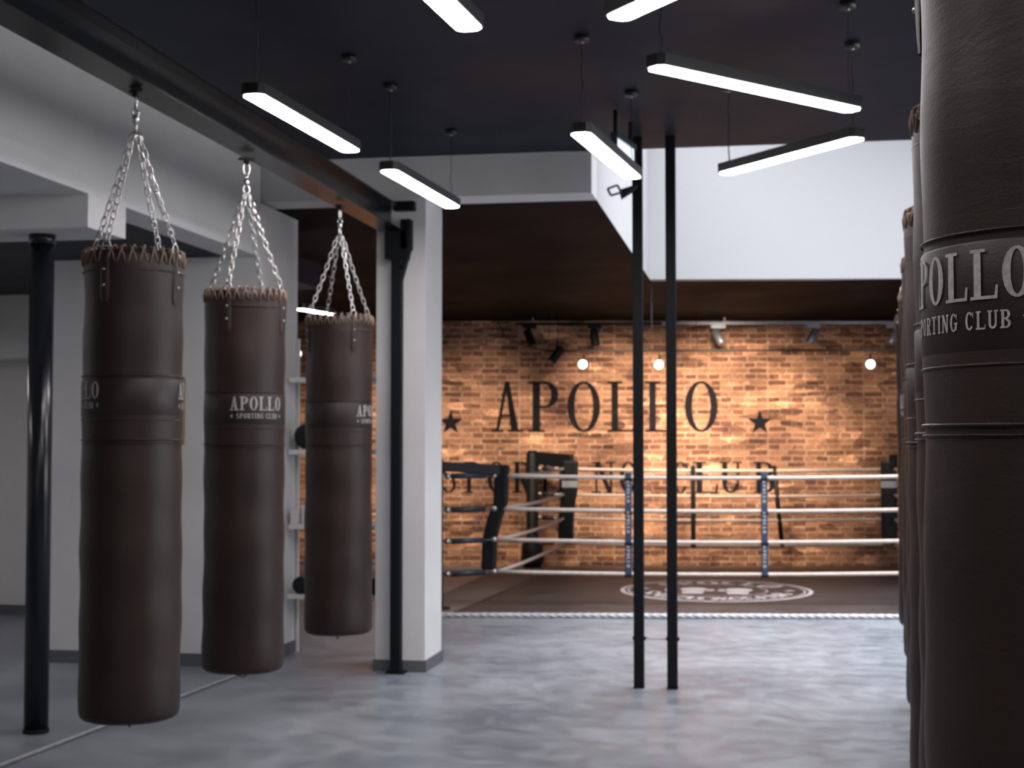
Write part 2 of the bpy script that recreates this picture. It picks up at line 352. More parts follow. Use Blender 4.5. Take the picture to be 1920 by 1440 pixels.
# left white frame: long beam, cross beam, nib wall, cross beam over column
struct(MB().box(-3.63, -3.4, -3.1, 9.569, 2.75, 3.4).build('trim_1', M['plaster']))
struct(MB().box(-8, -3.4, 7.01, 7.455, 2.58, 2.751).build('trim_2', M['plaster']))
struct(MB().box(-3.63, -1.16, 9.622, 9.93, 3.127, 3.4).build('trim_3', M['plaster']))
struct(MB().box(-5.02, -3.4, 9.57, 10.38, 0, 3.115).build('wall_nib', M['plaster']))
struct(MB().box(-5.03, -3.39, 9.555, 10.395, 0, .085).build('baseboard_nib', M['skirt'], None))
struct(MB().box(-8, -5.02, 12.2, 12.5, 0, 3.1).build('wall_recess', M['plaster']))
struct(MB().box(-8, -5.02, 11.7, 12.2, 2.22, 3.1).build('trim_4', M['plaster']))
struct(MB().box(-8, -5.02, 12.18, 12.2, 0, .085).build('baseboard_recess', M['skirt']))
struct(MB().box(-5.12, -5.02, 10.382, 12.5, 0, 3.1).build('wall_recess_side', M['plaster']))
# square column with skirting
c = struct(MB().box(-2.591, -2.257, 9.575, 10.07, 0, 3.125).build('column', M['plaster']), 'white square column with dark skirting behind the black steel post')
MB().box(-2.603, -2.245, 9.563, 10.082, 0, .075).build('skirting', M['skirt'], c)

# painted lettering on the brick
def wmap(u, v): return (u, -.004, v)
pl = MB()
W = dict(t=.17, h=.045)
for ch, x0, x1 in (('A', -2.45, -2.10), ('P', -2.01, -1.63), ('O', -1.535, -1.13), ('L', -1.03, -.70), ('L', -.565, -.235), ('O', -.09, .315)):
    place_glyphs(pl, [(ch, x0, x1 - x0, 1.645, .625, .60, .15 if ch != 'O' else .13, .045)], wmap)
place_glyphs(pl, [('*', -3.14, .32, 1.60, .32, 1, 0, 0), ('*', .67, .32, 1.60, .32, 1, 0, 0)], wmap)
xs = [('S', 827, 856), ('P', 872, 902), ('O', 914, 948), ('R', 962, 996), ('T', 1010, 1036), ('I', 1046, 1062), ('N', 1114, 1152), ('G', 1163, 1196), ('C', 1262, 1292), ('L', 1302, 1346), ('U', 1352, 1390), ('B', 1414, 1452)]
for ch, a, b in xs:
    u0 = -3.10 + (a - 826) * (4.10 / 626); u1 = -3.10 + (b - 826) * (4.10 / 626)
    place_glyphs(pl, [(ch, u0, u1 - u0, .895, .385, .6 if ch != 'I' else .3, .15, .05)], wmap)
pl.build('painted_lettering', M['paint'], bw)

# ============================================================ STEELWORK
def hea(y0, y1, w=.15, h=.16, tf=.010, tw=.008):
    b = MB(); z = 2.89
    return b.box(-w/2, w/2, y0, y1, z, z + tf).box(-w/2, w/2, y0, y1, z + h - tf, z + h).box(-tw/2, tw/2, y0, y1, z + tf, z + h - tf)
r1 = empty('steel_beam', (-2.475, 0, 0)); tag(r1, 'black steel I-beam rail above the left row of punching bags', 'beam')
hea(-3.05, 9.5).build('rail', M['rail'], r1)
for y in (-1.6, 2.4):
    MB().box(-.008, .008, y - .012, y + .012, 3.049, 3.4).box(-.04, .04, y - .04, y + .04, 3.38, 3.4).build('hanger', M['black'], r1)
r2 = empty('steel_beam', (.50, 0, 0), -math.atan2(.503, 6.94)); tag(r2, 'black steel I-beam rail above the right row of punching bags', 'beam')
r2.location = (.402 - 2.096 * .0725, 0, 0)
hea(-2.8, 9.25).build('rail', M['rail'], r2)
for y in (-1.5, 1.4, 4.2, 7.0, 9.0):
    MB().box(-.012, .012, y - .02, y + .02, 3.049, 3.4).box(-.05, .05, y - .05, y + .05, 3.38, 3.4).build('hanger', M['black'], r2)
pst = empty('steel_post', (-2.43, 9.50, 0)); tag(pst, 'slim black steel post bolted in front of the white column', 'post')
MB().box(-.034, .034, -.034, .034, .012, 2.89).build('shaft', M['black'], pst, .004)
MB().box(-.062, .062, -.055, .055, 0, .012).build('base_plate', M['black'], pst)
b = MB().box(-.075, .075, -.05, .05, 2.70, 2.885).box(.03, .10, -.05, .03, 2.76, 2.96).box(-.02, .12, -.05, .03, 3.02, 3.08)
b.extr([(.034, -.03, 2.55), (.034, -.03, 2.78), (.10, -.03, 2.78)], (0, .05, 0)); b.build('cap_bracket', M['black'], pst, .004)
for x, z in ((.085, 2.72), (.095, 2.80), (.09, 2.90), (-.05, 2.74), (.06, 2.66)):
    MB().tube([(x, -.075, z), (x, -.045, z)], .016, 6).build('bolt', M['black'], pst)
lp = empty('steel_pipe_column', (-3.76, 7.23, 0)); tag(lp, 'round glossy black pipe column under the white cross beam at the left edge', 'column')
MB().lathe([(.062, .0), (.062, 2.53)], 32).build('pipe', M['gloss'], lp)
MB().lathe([(.068, 2.53), (.068, 2.58)], 32).build('cap', M['gloss'], lp)
MB().lathe([(.066, 0), (.066, .02)], 32).build('base_collar', M['black'], lp)

# twin floor-to-ceiling posts
tp = empty('twin_post_rack', (-.72, 9.2, 0)); tag(tp, 'pair of thin black floor to ceiling posts joined near the floor', 'post rack')
for x in (-.102, .102):
    q = MB().box(x - .031, x + .031, -.031, .031, .008, 3.392).build('post', M['black'], tp, .006)
    MB().box(x - .033, x + .033, -.035, .035, 0, .008).build('foot_plate', M['black'], q)
    MB().tube([(x - .038, 0, .30), (x + .042, 0, .30)], .012, 8).build('pin', M['black'], q)
MB().tube([(-.071, 0, .305), (-.03, 0, .300), (.071, 0, .298)], .004, 6).build('cross_rod', M['silver'], tp)
br = MB(); P0 = [(-.275, -.12, 3.055), (-.215, -.12, 3.075), (-.19, -.12, 3.03), (-.255, -.12, 3.012)]
for i in range(4): br.tube([P0[i], P0[(i + 1) % 4]], .007, 6)
br.extr([(-.205, -.13, 3.045), (-.19, -.13, 2.985), (-.10, -.05, 3.06), (-.10, -.05, 3.09)], (0, .02, 0))
br.build('pulley_bracket', M['gloss'], tp)

# ============================================================ PENDANT LIGHTS
def pendant(cx, cy, dx, dy, L, label, z=2.93, ztop=3.4, rose=True, grp='linear pendant lights'):
    a = math.atan2(dy, dx); t = empty('pendant_light', (cx, cy, z), a); tag(t, label, 'ceiling light', grp)
    h = L / 2; w = .052; c = .022
    out = [(-h, -w + c), (-h + c, -w), (h - c, -w), (h, -w + c), (h, w - c), (h - c, w), (-h + c, w), (-h, w - c)]
    hb = MB().prism(out, .004, .052); hb.build('housing', M['housing'], t)
    k = .007; inn = [(x - math.copysign(k, x), y - math.copysign(k, y)) for x, y in out]
    MB().prism(inn, -.002, .004).build('diffuser', M['diffuser'], t)
    for s in (-1, 1):
        x = s * (h - .05)
        pts = [(x + .004 * math.sin(k_ * 1.3), .003 * math.cos(k_ * 1.7), .052 + (ztop - .025 - z - .052) * k_ / 12) for k_ in range(13)]
        cb = MB().tube(pts, .0035 if (s < 0 or not rose) else .0018, 6).build('cord', M['housing'], t)
        MB().lathe([(.036, ztop - .028 - z), (.036, ztop - z)], 20, x, 0).build('ceiling_rose', M['housing'], t)
        MB().lathe([(.008, ztop - .036 - z), (.008, ztop - .028 - z)], 10, x, 0).build('cord_grip', M['chrome'], t)
        MB().lathe([(.007, .050), (.007, .064)], 10, x, 0).build('fixing', M['chrome'], t)
    return t
pendant(-2.083, 6.47, .074, 1.236, 1.25, 'lit linear pendant beside the left rail, between nearest and middle left bags')
pendant(-1.96, 8.24, .079, 1.275, 1.28, 'lit linear pendant hanging just in front of the white column top')
pendant(-.812, 7.455, .135, 1.223, 1.24, 'lit linear pendant pointing at the top of the twin black posts')
pendant(-1.085, 4.46, .1, 1.236, 1.24, 'lit linear pendant cut by the top edge of the photo, left of centre')
pendant(-.134, 4.54, .628, -.778, 1.25, 'lit linear pendant slanting up to the right through the top edge')
pendant(-.045, 6.14, .801, .894, 1.22, 'long lit linear pendant sloping down right above the skylight')
pendant(-1.15, 2.2, .05, 1.2, 1.24, 'added unseen linear pendant lighting the near floor between the two rows of bags')  # added out of view to light the close right bag and near floor
pendant(-.55, .55, .7, -.7, 1.24, 'added unseen linear pendant nearest the rear wall, lighting the big close bag')  # unseen extra lamp, put in to brighten the close bag and its lettering
pendant(-6.3, 6.2, .0, 1.2, 1.24, 'added unseen linear pendant brightening the left side bay before the pipe column', z=2.45, ztop=2.75)  # hidden lamp added so the side bay gets light of its own
pendant(-6.6, 9.6, .0, 1.2, 1.24, 'added unseen linear pendant brightening the far recess of the left side bay', z=2.45, ztop=2.75)  # made-up lamp out of view, lifts the dark recess wall
pendant(.078, 7.607, .657, -.832, 1.08, 'lit linear pendant seen nearly edge on across the bright skylight')
pendant(-4.128, 13.13, .113, .576, .62, 'short lit lamp seen behind the top of the third left punching bag', z=2.70, ztop=zc(13.13), grp='far hall lamps')

# ============================================================ PUNCHING BAGS
def link_pts(c, ax, side, L, W_):
    pts = []; n = 5
    for i in range(n + 1):
        a = -PI/2 + PI * i / n; pts.append(c + ax * (L/2 - W_/2 + W_/2 * math.cos(a)) + side * (W_/2 * math.sin(a)))
    for i in range(n + 1):
        a = PI/2 + PI * i / n; pts.append(c + ax * (-(L/2 - W_/2) + W_/2 * math.cos(a)) + side * (W_/2 * math.sin(a)))
    return pts
def chain_mb(a, b, L=.040, Wd=.021, r=.0031):
    mb = MB(); a = Vector(a); b = Vector(b); D = (b - a); n = max(2, round(D.length / (L - 2.1 * r))); ax = D.normalized()
    s1 = ax.orthogonal().normalized(); s2 = ax.cross(s1); sag = .012
    for i in range(n):
        t = (i + .5) / n; c = a + D * t; c.z -= sag * 4 * t * (1 - t)
        mb.tube(link_pts(c, ax, s1 if i % 2 else s2, L, Wd), r, 5, closed=True)
    return mb
BH = 1.8; BR = .191
def rad(a, z):
    if 1.02 < z < 1.36: return 1
    e = min(1, abs(z - 1.19) / .3 - .55)
    return 1 + e * (.010 * math.sin(2 * a + z * 3.1) + .008 * math.sin(3 * a - z * 5 + 1) + .007 * math.sin(5 * a + 7 * z) * math.sin(9 * z) + .005 * math.sin(z * 3.3 + .6))
def make_bag():
    t = empty('punching_bag', (0, 0, 0))
    prof = [(.012, -.006), (.10, -.005), (.160, -.002), (.176, .004), (.186, .013), (BR, .03)]
    prof += [(BR + .002 * math.sin(i), .03 + (1.775 - .03) * i / 40) for i in range(1, 41)] + [(.1875, 1.80), (.178, 1.806), (.166, 1.80), (.163, 1.76), (.161, 1.74)]
    MB().lathe(prof, 72, fn=rad).build('leather_shell', M['leather'], t)
    pm = MB().lathe([(BR + .0005, 1.168), (BR + .0022, 1.171), (BR + .0022, 1.306), (BR + .0005, 1.309)], 96, caps=False).build('name_panel', M['panel'], t)
    pm['label'] = 'darker leather band carrying the club name'
    def piping(z, r=.002, name='seam'): MB().tube([((BR + .0015) * math.sin(2*PI*i/72), -(BR + .0015) * math.cos(2*PI*i/72), z) for i in range(72)], r, 6, closed=True).build(name, M['leather'], t)
    piping(1.322); piping(1.152); piping(1.076, .0028); piping(1.063, .0016); piping(1.725, .003, 'rim_hem')
    cm = lambda rr: (lambda u, v: (rr * math.sin(u / BR), -rr * math.cos(u / BR), v))
    for k in (0, 1):
        off = k * PI * BR; mb = MB()
        it, wd = word('APOLLO', -.1295, .0375, .0068, 1.234, .064, .60, .17, .065)
        it = [(c_, x + off, w_, y, h_, u_, t_, hh) for c_, x, w_, y, h_, u_, t_, hh in it]
        place_glyphs(mb, it, cm(BR + .0044), 2)
        it, wd = word('* SPORTING CLUB *', -.1295, .0128, .0038, 1.196, .0235, .72, .2, .1, .5)
        it = [(c_, (x + .1295) * (.259 / wd) - .1295 + off, w_ * (.259 / wd), y, h_, u_, t_, hh) for c_, x, w_, y, h_, u_, t_, hh in it]
        place_glyphs(mb, it, cm(BR + .0044), 1)
        mb.build('lettering', M['print'], pm)
    # rim lacing
    lc = MB()
    for i in range(30):
        a = 2 * PI * i / 30; a2 = a + .10
        def pp(an, r, z): return (r * math.sin(an), -r * math.cos(an), z)
        lc.tube([pp(a, .1935, 1.752), pp(a + .05, .1975, 1.785), pp(a + .10, .192, 1.812), pp(a + .13, .178, 1.819), pp(a + .16, .166, 1.806)], .0042, 5)
        lc.tube([pp(a + .16, .1935, 1.756), pp(a + .12, .1965, 1.785), pp(a + .06, .192, 1.808), pp(a + .03, .178, 1.814)], .0036, 5)
    lc.build('rim_lacing', M['lace'], t)
    top = Vector((0, 0, 2.305))
    for k in range(4):
        a = math.radians(45 + 90 * k); d = Vector((math.sin(a), -math.cos(a), 0)); sd = Vector((math.cos(a), math.sin(a), 0))
        st = MB(); n = 5
        for (z0, z1) in ((1.60, 1.80),):
            vs = []; fs = []
            for i in range(9):
                z = z0 + (z1 - z0) * i / 8; wd = .020 if i > 0 else .012; bul = .005 + .004 * math.sin(PI * i / 8)
                for j in range(n):
                    an = a + (j / (n - 1) - .5) * 2 * wd / BR; rr = BR * rad(an, z) + (bul if 0 < j < n - 1 else .001)
                    vs.append((rr * math.sin(an), -rr * math.cos(an), z))
            fs = [(i*n+j, i*n+j+1, (i+1)*n+j+1, (i+1)*n+j) for i in range(8) for j in range(n - 1)]
            st.add(vs, fs, True)
        s_ = st.build('hanging_tab', M['leather'], t)
        for z in (1.665, 1.725):
            c_ = d * (BR + .009) ; MB().sphere((c_.x, c_.y, z), .0055, 10, 6).build('rivet', M['chrome'], s_)
        c_ = d * .186; c_.z = 1.815
        rg = MB().tube([c_ + (sd * math.cos(2*PI*i/14) * .017 + Vector((0, 0, 1)) * math.sin(2*PI*i/14) * .022) for i in range(14)], .0035, 6, closed=True)
        rg.build('d_ring', M['chrome'], t)
        chain_mb((c_.x * .98, c_.y * .98, 1.838), (d.x * .014, d.y * .014, 2.285)).build('chain', M['chrome'], t)
    sw = MB().lathe([(.006, 2.325), (.013, 2.33), (.013, 2.35), (.006, 2.358)], 12)
    sw.tube([(.016 * math.cos(2*PI*i/12), 0, 2.306 + .022 * math.sin(2*PI*i/12)) for i in range(12)], .0042, 6, closed=True)
    sw.tube([(0, .013 * math.cos(2*PI*i/12), 2.366 + .014 * math.sin(2*PI*i/12)) for i in range(12)], .004, 6, closed=True)
    sw.build('swivel', M['chrome'], t)
    hk = MB().tube([(.016 * math.cos(2*PI*i/14), 0, 2.408 + .034 * math.sin(2*PI*i/14)) for i in range(14)], .004, 6, closed=True)
    hk.build('carabiner', M['chrome'], t)
    ck = MB().tube([(0, 0, 2.43), (0, 0, 2.462)], .014, 10).box(-.035, .035, -.02, .02, 2.450, 2.459); ck.build('beam_hook', M['black'], t)
    MB().tube([(.026 * math.sin(a), 0, -.012 - .022 * math.cos(a)) for a in [PI * (i / 10) - PI/2 for i in range(11)]], .003, 6).build('bottom_ring', M['black'], t)
    return t
bag0 = make_bag()
LB = [(-2.472, 5.5, .425, -78.5, 'left row of punching bags', 'dark brown leather punching bag nearest the camera in the left row, name wrapping its edges'),
      (-2.505, 6.85, .41, 19, 'left row of punching bags', 'dark brown punching bag in the middle of the left row with full club name showing'),
      (-2.466, 8.3, .41, 70, 'left row of punching bags', 'dark brown punching bag farthest back in the left row, next to the white column')]
RB = [(.393, 2.096, .43, -51.5, 'right row of punching bags', 'large close brown leather punching bag at the right edge with big pale lettering'),
      (.509, 3.486, .43, 5, 'right row of punching bags', 'brown punching bag directly behind the big close one, laced rim against the skylight'),
      (.607, 4.873, .412, 0, 'right row of punching bags', 'third punching bag of the right row, its chain and top crossing the skylight'),
      (.714, 6.262, .43, 8, 'right row of punching bags', 'fourth punching bag of the right row, a sliver beside the third'),
      (.815, 7.649, .43, -42, 'right row of punching bags', 'fifth punching bag of the right row, showing the letters AP at its edge'),
      (.905, 9.035, .43, 3, 'right row of punching bags', 'sixth and farthest punching bag of the right row, its bottom ends highest')]
for i, (x, y, z, tt, grp, lab) in enumerate(LB + RB):
    o = bag0 if i == 0 else copy_tree(bag0)
    o.location = (x, y, z); o.rotation_euler = (0, 0, math.atan2(-x, y) + math.radians(tt)); tag(o, lab, 'punching bag', grp)

# ============================================================ RING
e8 = Vector((math.cos(R8), math.sin(R8), 0))
mat_o = MB().prism([(-3.25, 12.60), (XR - .02, 12.60 + (XR + 3.23) * math.tan(R8)), (XR - .02, 19.15), (-3.25, 18.12)], 0, .008).build('floor_mat', M['brownmat'])
tag(mat_o, 'light brown floor matting under and around the boxing ring canvas', 'mat')
cv = MB().prism([(-2.80, 12.74), (1.95, 12.74 + 4.75 * math.tan(R8)), (1.75, 17.85), (-2.6, 17.25)], .008, .014).build('ring_canvas', M['canvas'])
tag(cv, 'dark brown ring canvas printed with a pale oval club emblem', 'canvas')
# emblem
em = MB(); C0 = Vector((-.585, 15.30)); RX, RY = .965, 1.14
def fm(u, v): return (C0.x + u * RX, C0.y + v * RY, .0165)
def emb_ring(r0, r1, n=72):
    P = [];
    for i in range(n):
        a = 2 * PI * i / n; P += [fm(r0 * math.cos(a), r0 * math.sin(a)), fm(r1 * math.cos(a), r1 * math.sin(a))]
    em.add(P, [(2*i, 2*i+1, (2*i+3) % (2*n), (2*i+2) % (2*n)) for i in range(n)])
emb_ring(.955, 1.0); emb_ring(.905, .925); emb_ring(.52, .535)
def arc_word(txt, r, a0, a1, ht, flip):
    n = len(txt)
    for i, chh in enumerate(txt):
        if chh == ' ': continue
        a = math.radians(a0 + (a1 - a0) * (i + .5) / n)
        c_, s_ = math.cos(a), math.sin(a)
        rx, ry = (c_, s_) if not flip else (-c_, -s_)       # glyph up
        tx, ty = (ry, -rx)
        place_glyphs(em, [(chh, -.42 * ht, .84 * ht, -.5 * ht, ht, .66 if chh != '*' else 1, .21, .13)], lambda u, v: fm(r * c_ + tx * u + rx * v, r * s_ + ty * u + ry * v))
arc_word('APOLLO', .72, 150, 30, .30, False)
arc_word('SPORTINGCLUB', .72, 196, 344, .23, True)
it, wd = word('*', -.83, .16, 0, -.02, .16); place_glyphs(em, it, fm); it, wd = word('*', .68, .16, 0, -.02, .16); place_glyphs(em, it, fm)
# plain pair of boxing gloves in the middle
for s in (-1, 1):
    G = [(s * (.06 + .17 + .15 * math.cos(2*PI*i/20)), .06 + .17 * math.sin(2*PI*i/20)) for i in range(20)]
    em.add([fm(u, v) for u, v in G], [tuple(range(20))])
    em.add([fm(s * .13, -.32), fm(s * .33, -.32), fm(s * .35, -.13), fm(s * .11, -.13)], [(0, 1, 2, 3)])
    em.add([fm(s * .01, -.05), fm(s * .10, -.09), fm(s * .11, .07), fm(s * .03, .10)], [(0, 1, 2, 3)])
em.build('emblem', M['emblem'], cv)

def twisted(a, b, R_, pitch, name, label, m=None):
    a = Vector(a); b = Vector(b); D = b - a; n = int(D.length / (pitch / 9)); ax = D.normalized(); s1 = Vector((0, 0, 1)); s2 = ax.cross(s1); mb = MB()
    for k in range(3):
        mb.tube([a + D * i / n + (s1 * math.cos(2*PI*(i/9 + k/3)) + s2 * math.sin(2*PI*(i/9 + k/3))) * R_ * .5 + s1 * R_ * 1.02 for i in range(n + 1)], R_ * .56, 6)
    return tag(mb.build(name, m or M['floorrope']), label, 'rope')
twisted((-3.25, 12.555, 0), (4.0, 12.555 + 7.25 * math.tan(R8), 0), .022, .22, 'twisted_rope', 'pale twisted rope edging the front of the ring matting')
twisted((-3.545, 5.6, 0), (-3.40, 9.25, 0), .010, .06, 'twisted_rope', 'thin grey twisted rope lying on the concrete behind the left punching bags', M['greyrope'])

ringo = empty('boxing_ring', (-.55, 15.9, 0)); tag(ringo, 'boxing ring with cream ropes and padded black corners before the brick wall', 'boxing ring')
RO = Vector(ringo.location)
FL, FR, BL, BRc = Vector((-2.52, 13.62, 0)), Vector((1.45, 14.19, 0)), Vector((-2.47, 17.70, 0)), Vector((1.40, 18.22, 0))
posts = {'FL': Vector((-3.0, 13.2, 0)), 'FR': Vector((1.84, 13.90, 0)), 'BL': Vector((-2.88, 17.86, 0)), 'BR': Vector((1.72, 18.50, 0))}
corners = {'FL': FL, 'FR': FR, 'BL': BL, 'BR': BRc}
zr = (1.20, .895, .61, .315)
def RL(v): return Vector(v) - RO
for (a, b) in (('FL', 'FR'), ('BL', 'BR'), ('FL', 'BL'), ('FR', 'BR')):
    A, B = corners[a], corners[b]
    for z in zr:
        pts = [RL(A.lerp(B, i / 16) + Vector((0, 0, z - .022 * 4 * (i/16) * (1 - i/16)))) for i in range(17)]
        MB().tube(pts, .0185, 10).build('rope', M['rope'], ringo)
for k in corners:
    c_, p_ = corners[k], posts[k]; dirv = (c_ - p_).normalized(); sdv = Vector((-dirv.y, dirv.x, 0))
    zt = 1.36 if k[0] == 'F' else 1.42
    MB().lathe([(.055, .012), (.055, zt)], 20, *RL(p_)[:2]).build('corner_post', M['black'], ringo)
    MB().lathe([(.12, .008), (.12, .02)], 20, *RL(p_)[:2]).build('base_plate', M['black'], ringo)
    if k == 'BL':
        mb = MB(); q = RL(p_) 
        mb.lathe([(.10, .02), (.14, .08), (.13, .28), (.075, .38), (.075, 1.36), (.055, 1.42)], 20, q.x, q.y); mb.build('post_pad', M['pad'], ringo)
    for z in zr:
        a_, b_ = p_ + dirv * .09, c_ - dirv * .04; L = (b_ - a_).length; up = Vector((0, 0, z))
        tb = MB().tube([RL(a_ + up), RL(b_ + up)], .009, 8); tbo = tb.build('turnbuckle', M['chrome'], ringo)
        MB().tube([RL(a_ + dirv * .06 + up), RL(a_ + dirv * (L - .10) + up)], .026, 12).build('sleeve', M['sleeve'], tbo)
        MB().sphere(RL(a_ + dirv * .015 + up), .03, 12, 8).sphere(RL(b_ + up), .028, 12, 8).build('end_fitting', M['chrome'], tbo)
    # pad: bent vertical cushion inside the rope corner with a flap reaching back to the post
    lean = {'FL': -.13, 'FR': .0, 'BL': -.06, 'BR': .0}[k]
    cc = c_ + dirv * (.05 if k[0] == 'F' else .09); hw = .066 if k[0] == 'F' else .09
    view = Vector((1, 0, 0)) if k[0] == 'F' else Vector((1, 0, 0))
    prof = [(.33, lean), (.62, lean * .9), (.80, lean * .55), (.95, lean * .12), (1.30, 0)]
    n = len(prof); vs = []
    for z, sh in prof:
        for (u, v) in ((-hw, -.05), (hw, -.05), (hw, .05), (-hw, .05)):
            q = cc + sdv * 0 + Vector((1, 0, 0)) * (u + sh) + Vector((0, 1, 0)) * v; q.z = z; vs.append(RL(q))
    fs = [(3, 2, 1, 0), tuple(range(4 * (n - 1), 4 * n))]
    for i in range(n - 1): fs += [(i*4+j, i*4+(j+1) % 4, (i+1)*4+(j+1) % 4, (i+1)*4+j) for j in range(4)]
    cp = MB().add(vs, fs).build('corner_pad', M['pad'], ringo, .02)
    a_ = p_ + dirv * .03; b_ = cc; zu = .0 if k[0] == 'F' else .07
    fl = MB().add([RL(q) for q in (a_ + Vector((0, 0, 1.25)), b_ + Vector((0, -.04, 1.20)), b_ + Vector((0, -.04, 1.30 + zu)), a_ + Vector((0, 0, 1.335 + zu)),
                   a_ + sdv * .09 + Vector((0, 0, 1.25)), b_ + sdv * .09 + Vector((0, 0, 1.20)), b_ + sdv * .09 + Vector((0, 0, 1.30 + zu)), a_ + sdv * .09 + Vector((0, 0, 1.335 + zu)))],
                  [(0, 1, 2, 3), (7, 6, 5, 4), (0, 4, 5, 1), (1, 5, 6, 2), (2, 6, 7, 3), (3, 7, 4, 0)]).build('pad_flap', M['pad'], cp, .01)
    if k[0] == 'B':
        MB().box(-hw - .004, hw + .004, -.056, .056, .98, 1.06, Matrix.Translation(RL(cc + Vector((lean * .05, 0, 0))))).build('silver_tape', M['silver'], cp)
def spreader(x, y, z0, z1, m, txt, w=.030):
    q = RL((x, y, 0)); s = MB()
    s.box(q.x - w, q.x + w, q.y - .028, q.y + .028, z0, z1)
    o = s.build('rope_spreader', m, ringo, .008)
    for z in zr:
        MB().box(q.x - w - .006, q.x + w + .006, q.y - .031, q.y + .031, z - .05, z - .022).build('strap_cuff', M['pad'], o)
    if txt:
        lm = MB()
        for z in (.66, .345, .94):
            it, wd = word('APOLLO', 0, .026, .009, -.014, .028, .62, .2, .12)
            place_glyphs(lm, it, lambda u, v: (q.x + .0 + v, q.y - .0325, z + .215 - u))
        lm.build('lettering', M['white'], o)
ft = lambda x: 13.62 + (x + 2.52) * (.57 / 3.97)
bt = lambda x: 17.70 + (x + 2.47) * (.52 / 3.87)
spreader(-1.325, ft(-1.325), .28, 1.23, M['spreader'], True)
spreader(-.09, ft(-.09), .28, 1.23, M['spreader'], True)
spreader(-.95, bt(-.95), .28, 1.24, M['pad'], False, .028)
s = MB(); a0, b0 = RL((.0, bt(0), 1.24)), RL((.09, bt(.09), .28)); s.tube([a0, b0], .028, 6); s.build('rope_spreader', M['pad'], ringo)

# ============================================================ SPOTLIGHT TRACKS (brick wall frame)
def wl_(u, off, z): return Vector((-.99, 18.5, 0)) + e8 * u + Vector((math.sin(R8), -math.cos(R8), 0)) * off + Vector((0, 0, z))
tr = empty('lighting_track', wl_(.35, .5, 2.93), R8); tag(tr, 'grey lighting track right under the far ceiling above the brick wall', 'lighting track')
MB().box(-.75, 2.4, -.018, .018, 0, .03).build('track', M['greyspot'], tr); MB().box(-2.5, -.75, -.018, .018, 0, .03).build('track', M['black'], tr)['label'] = 'black length of track'
for x in (-2.3, 0, 2.2): MB().box(x - .012, x + .012, -.012, .012, .03, zc(18.4) - 2.93).build('bracket', M['greyspot'], tr)
t2 = empty('lighting_track', wl_(.25, 1.2, 2.56), R8); tag(t2, 'thin black lower lighting track hung in front of the brick wall', 'lighting track')
MB().box(-2.05, 2.6, -.012, .012, 0, .024).build('track', M['black'], t2)
for x in (-2.0, -.3, 2.3): MB().tube([(x, 0, .024), (x, 0, zc(17.5) - 2.56)], .003, 6).build('hanging_rod', M['black'], t2)
MB().tube([(-2.05, 0, .012), (-2.25, 0, .06), (-2.5, .02, .16), (-2.6, .02, .38)], .006, 6).build('feed_cable', M['black'], t2)
def spot(u, off, ztop, dirv, m, lit, label, grp, plate=True):
    base = wl_(u, off, ztop); t = empty('spotlight', base); tag(t, label, 'spotlight', grp)
    R3 = Matrix.Rotation(R8, 4, 'Z')
    if plate: MB().box(-.085, .085, -.02, .02, -.045, 0, R3).build('adapter', m, t)
    d = Vector(dirv).normalized(); c = Vector((0, 0, -.15))
    MB().tube([(0, 0, -.03), (0, 0, -.10)], .012, 8).build('stem', m, t)
    MB().tube([c - d * .10, c - d * .088, c + d * .095, c + d * .10], [.038, .050, .052, .049], 18).build('head', m, t)
    if lit:
        MB().tube([c + d * .098, c + d * .104], .051, 18).build('lens', M['lens'], t)
    return t
g1 = 'spotlights on the grey upper track'
spot(-1.99, .5, 2.93, (.35, -.2, -.8), M['black'], 0, 'dark unlit spotlight at the left end of the upper track', g1)
spot(-1.207, .5, 2.93, (.12, -.1, -.9), M['black'], 0, 'dark unlit spotlight on the upper track right above the large letter O', g1)
spot(.275, .5, 2.93, (.45, -.2, -.8), M['greyspot'], 0, 'grey spotlight on the upper track just right of the twin posts', g1)
spot(1.40, .5, 2.93, (-.42, -.2, -.8), M['greyspot'], 0, 'grey spotlight on the upper track halfway between posts and right bags', g1)
spot(2.36, .5, 2.93, (-.4, -.2, -.8), M['greyspot'], 0, 'grey spotlight on the upper track next to the right bags', g1)
g2 = 'spotlights on the lower black track'
s1 = spot(-1.66, 1.2, 2.68, (-.5, -.2, -.7), M['black'], 0, 'unlit black spotlight hanging left of the lower track', g2, False)
MB().tube([(0, 0, -.04), (.02, 0, .10), (0, 0, zc(17.2) - 2.68)], .005, 6).build('drop_cord', M['black'], s1)
for u, dv, lab in ((-1.345, (-.02, -1, .0), 'lit white spotlight above the large letter L, left of the twin posts'),
                   (-.475, (.0, -1, -.05), 'lit white spotlight partly hidden by the right twin post'),
                   (1.94, (-.05, -1, -.05), 'lit white spotlight at the right end of the lower track')):
    spot(u, 1.2, 2.56, dv, M['black'], 1, lab, g2, False)
s5 = spot(-4.70, 1.2, 2.70, (.55, -1, -.1), M['black'], 1, 'lit spotlight glimpsed between the middle and farthest left bags', g2, False)
MB().tube([(0, 0, -.04), (0, 0, zc(16.7) - 2.70)], .005, 6).build('drop_cord', M['black'], s5)
